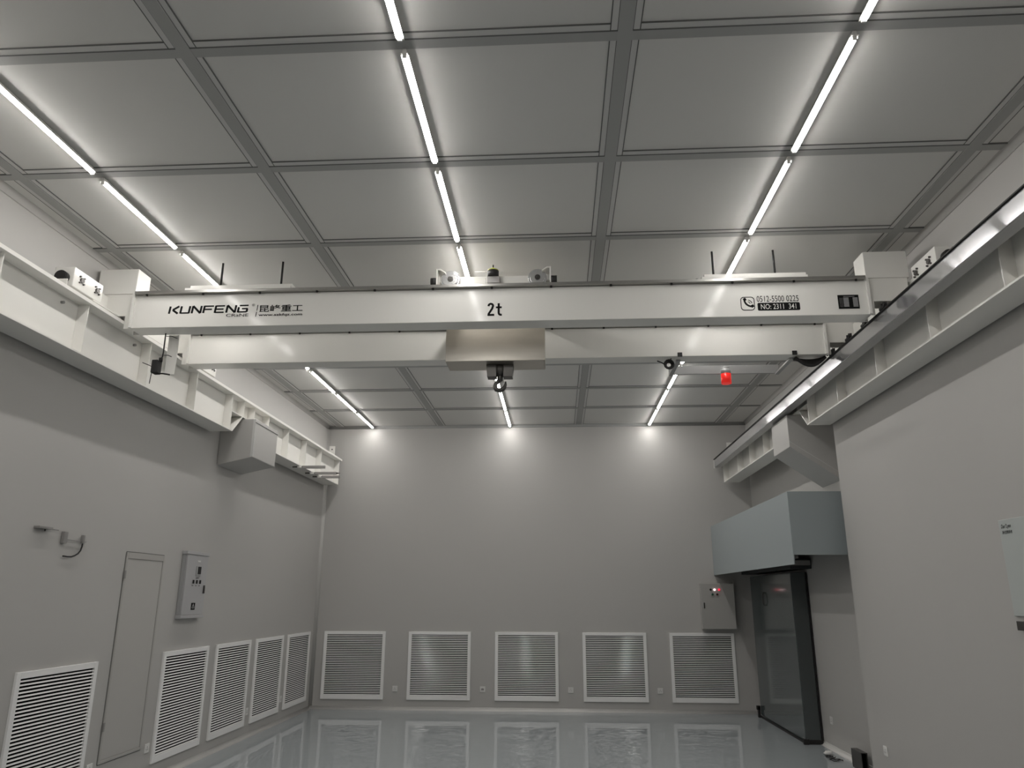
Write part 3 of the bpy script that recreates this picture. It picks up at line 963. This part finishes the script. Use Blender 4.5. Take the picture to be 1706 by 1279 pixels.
# tall grey cabinet on the left wall
t = thing('distribution_cabinet', 'tall grey electrical cabinet with meter on the left wall', 'cabinet', (WL, 8.4, 1.54))
CXL = WL + 0.06
part('body', MB().box(WL + 0.001, CXL - 0.02, 8.15, 8.665, 1.545, 2.25), M_GREYBOX, t, 0.004)
part('top_rim', MB().box(WL + 0.001, CXL + 0.006, 8.14, 8.675, 2.215, 2.252), M_GREYDOOR, t, 0.004)
part('bottom_rim', MB().box(WL + 0.001, CXL + 0.006, 8.14, 8.675, 1.538, 1.57), M_GREYDOOR, t, 0.004)
dr = part('door', MB().box(CXL - 0.02, CXL, 8.16, 8.66, 1.573, 2.212), M_GREYDOOR, t, 0.003)
link('meter', MB().box(CXL, CXL + 0.008, 8.385, 8.495, 1.985, 2.095), M_GREYBOX, dr, 0.002)
link('meter_screen', MB().box(CXL + 0.008, CXL + 0.012, 8.415, 8.485, 2.01, 2.09), M_BLACK, dr)
for y in (8.34, 8.42, 8.50):
    link('key_switch', MB().box(CXL, CXL + 0.015, y - 0.007, y + 0.007, 1.905, 1.945), M_BLACK, dr)
tx = MB()
for y in (8.34, 8.42, 8.50):
    tx.box(CXL, CXL + 0.001, y - 0.018, y + 0.014, 1.880, 1.888)
tx.box(CXL, CXL + 0.001, 8.40, 8.47, 1.962, 1.970)
link('small_print', tx, M_HOOK, dr)
link('tag_plate', MB().box(CXL, CXL + 0.003, 8.40, 8.47, 2.140, 2.158), M_SOCKET, dr)
link('door_handle', MB().box(CXL, CXL + 0.016, 8.600, 8.622, 1.80, 1.89), M_HOOK, dr, 0.003)
ws = link('warning_sign', MB().box(CXL, CXL + 0.002, 8.36, 8.45, 1.625, 1.70), M_INK, dr)
sg = MB()
pt = lambda y, z, d_: (CXL + 0.002 + d_, y, z)
for a, b in (((8.405, 1.69), (8.38, 1.645)), ((8.38, 1.645), (8.43, 1.645)), ((8.43, 1.645), (8.405, 1.69)), ((8.405, 1.68), (8.408, 1.66))):
    stroke(sg, a, b, 0.006, pt, 0.001)
link('warning_triangle', sg, M_GREYDOOR, dr)

# pale control panel on the near right wall, cut by the frame
t = thing('wall_panel', 'pale grey control panel with small logo on the near right wall', 'control panel', (WR, 5.1, 1.62))
PX = WR - 0.012
part('board', MB().box(PX, WR - 0.001, 4.75, 5.52, 1.655, 2.300), M_PANEL, t, 0.004)
part('foot_bracket', MB().box(WR - 0.035, WR - 0.001, 5.30, 5.47, 1.565, 1.625), M_HOOK, t, 0.003)
put2 = lambda u, z, d_: (PX - d_, 5.52 - u, z)
lg = text_mb('Dan°Lynn', 0.028, 0.145, 2.232, 2.268, put2, 0.001, 0.01, 0.25)
part('logo', lg, M_INK, t)
part('lettering', text_mb('净化控制系统', 0.032, 0.150, 2.200, 2.224, put2, 0.001, 0.012), M_INK, t)

# wall brackets on the left wall
t = thing('wall_bracket', 'flat grey bracket with thin rod high on the left wall', 'bracket', (WL, 5.8, 2.29), 'small brackets on the left wall')
part('plate', MB().box(WL + 0.001, WL + 0.05, 5.71, 5.875, 2.284, 2.302), M_BRACKET, t, 0.002)
part('rod', MB().cyl((WL + 0.02, 0, 2.290), 'y', 0.0045, 5.875, 5.985, 8), M_BRACKET, t)
part('screw', MB().cyl((WL + 0.02, 5.82, 0), 'z', 0.006, 2.268, 2.284, 8), M_HOOK, t)
t = thing('wall_bracket', 'upright grey bracket with rod and curled black cable on the left wall', 'bracket', (WL, 6.2, 2.2), 'small brackets on the left wall')
part('plate', MB().box(WL + 0.001, WL + 0.03, 6.055, 6.105, 2.190, 2.285), M_BRACKET, t, 0.002)
part('rod', MB().cyl((WL + 0.02, 0, 2.222), 'y', 0.004, 6.07, 6.375, 8), M_BRACKET, t)
part('cable_grip', MB().box(WL + 0.008, WL + 0.032, 6.315, 6.337, 2.205, 2.275), M_BRACKET, t, 0.002)
cp = [(6.326, 2.225), (6.325, 2.18), (6.312, 2.145), (6.285, 2.118), (6.245, 2.100), (6.20, 2.088), (6.15, 2.086), (6.09, 2.088)]
part('cable', MB().tube([(WL + 0.022, y, z) for y, z in cp], 0.0065, 8), M_BLACK, t)

# dark open box at the foot of the right recess wall
t = thing('floor_box', 'small dark open box at the foot of the right wall corner', 'floor box', (3.25, 9.05, 0))
bx = MB()
bx.box(3.190, 3.198, 8.92, 9.20, 0.0, 0.185)
bx.box(3.198, WR2 - 0.052, 8.92, 9.20, 0.177, 0.185)
bx.box(WR2 - 0.060, WR2 - 0.052, 8.92, 9.20, 0.0, 0.177)
part('case', bx, M_HOOK, t)
part('inside', MB().box(3.199, WR2 - 0.061, 8.96, 9.19, 0.001, 0.170), M_DARK, t)  # solid black block, paints the shade inside the open case

# litter on the floor by the door
t = thing('cable_scrap', 'crumpled white wrapper with black wire on the floor by the door', 'litter', (3.13, 9.6, 0))
random.seed(9)
w = MB()
n1, n2 = 10, 6
vs = []
for i in range(n2 + 1):
    for k in range(n1):
        a, b = 2 * math.pi * k / n1, math.pi * i / n2
        r = 1 + random.uniform(-0.22, 0.22)
        vs.append((3.135 + 0.055 * r * math.sin(b) * math.cos(a), 9.80 + 0.06 * r * math.sin(b) * math.sin(a), max(0.0, 0.022 + 0.026 * r * math.cos(b))))
fs = [(i * n1 + k, i * n1 + (k + 1) % n1, (i + 1) * n1 + (k + 1) % n1, (i + 1) * n1 + k) for i in range(n2) for k in range(n1)]
w.add(vs, fs, True)
part('wrapper', w, M_SOCKET, t)
wr = MB()
for q in range(3):
    pts = []
    for i in range(14):
        a = i * 0.9 + q * 2
        pts.append((3.10 + 0.035 * math.cos(a) + 0.004 * i * (1 if q else -0.5), 9.72 - 0.022 * i + 0.035 * math.sin(a), 0.006 + 0.004 * (i % 3)))
    wr.tube(pts, 0.0045, 6)
part('wire', wr, M_BLACK, t)
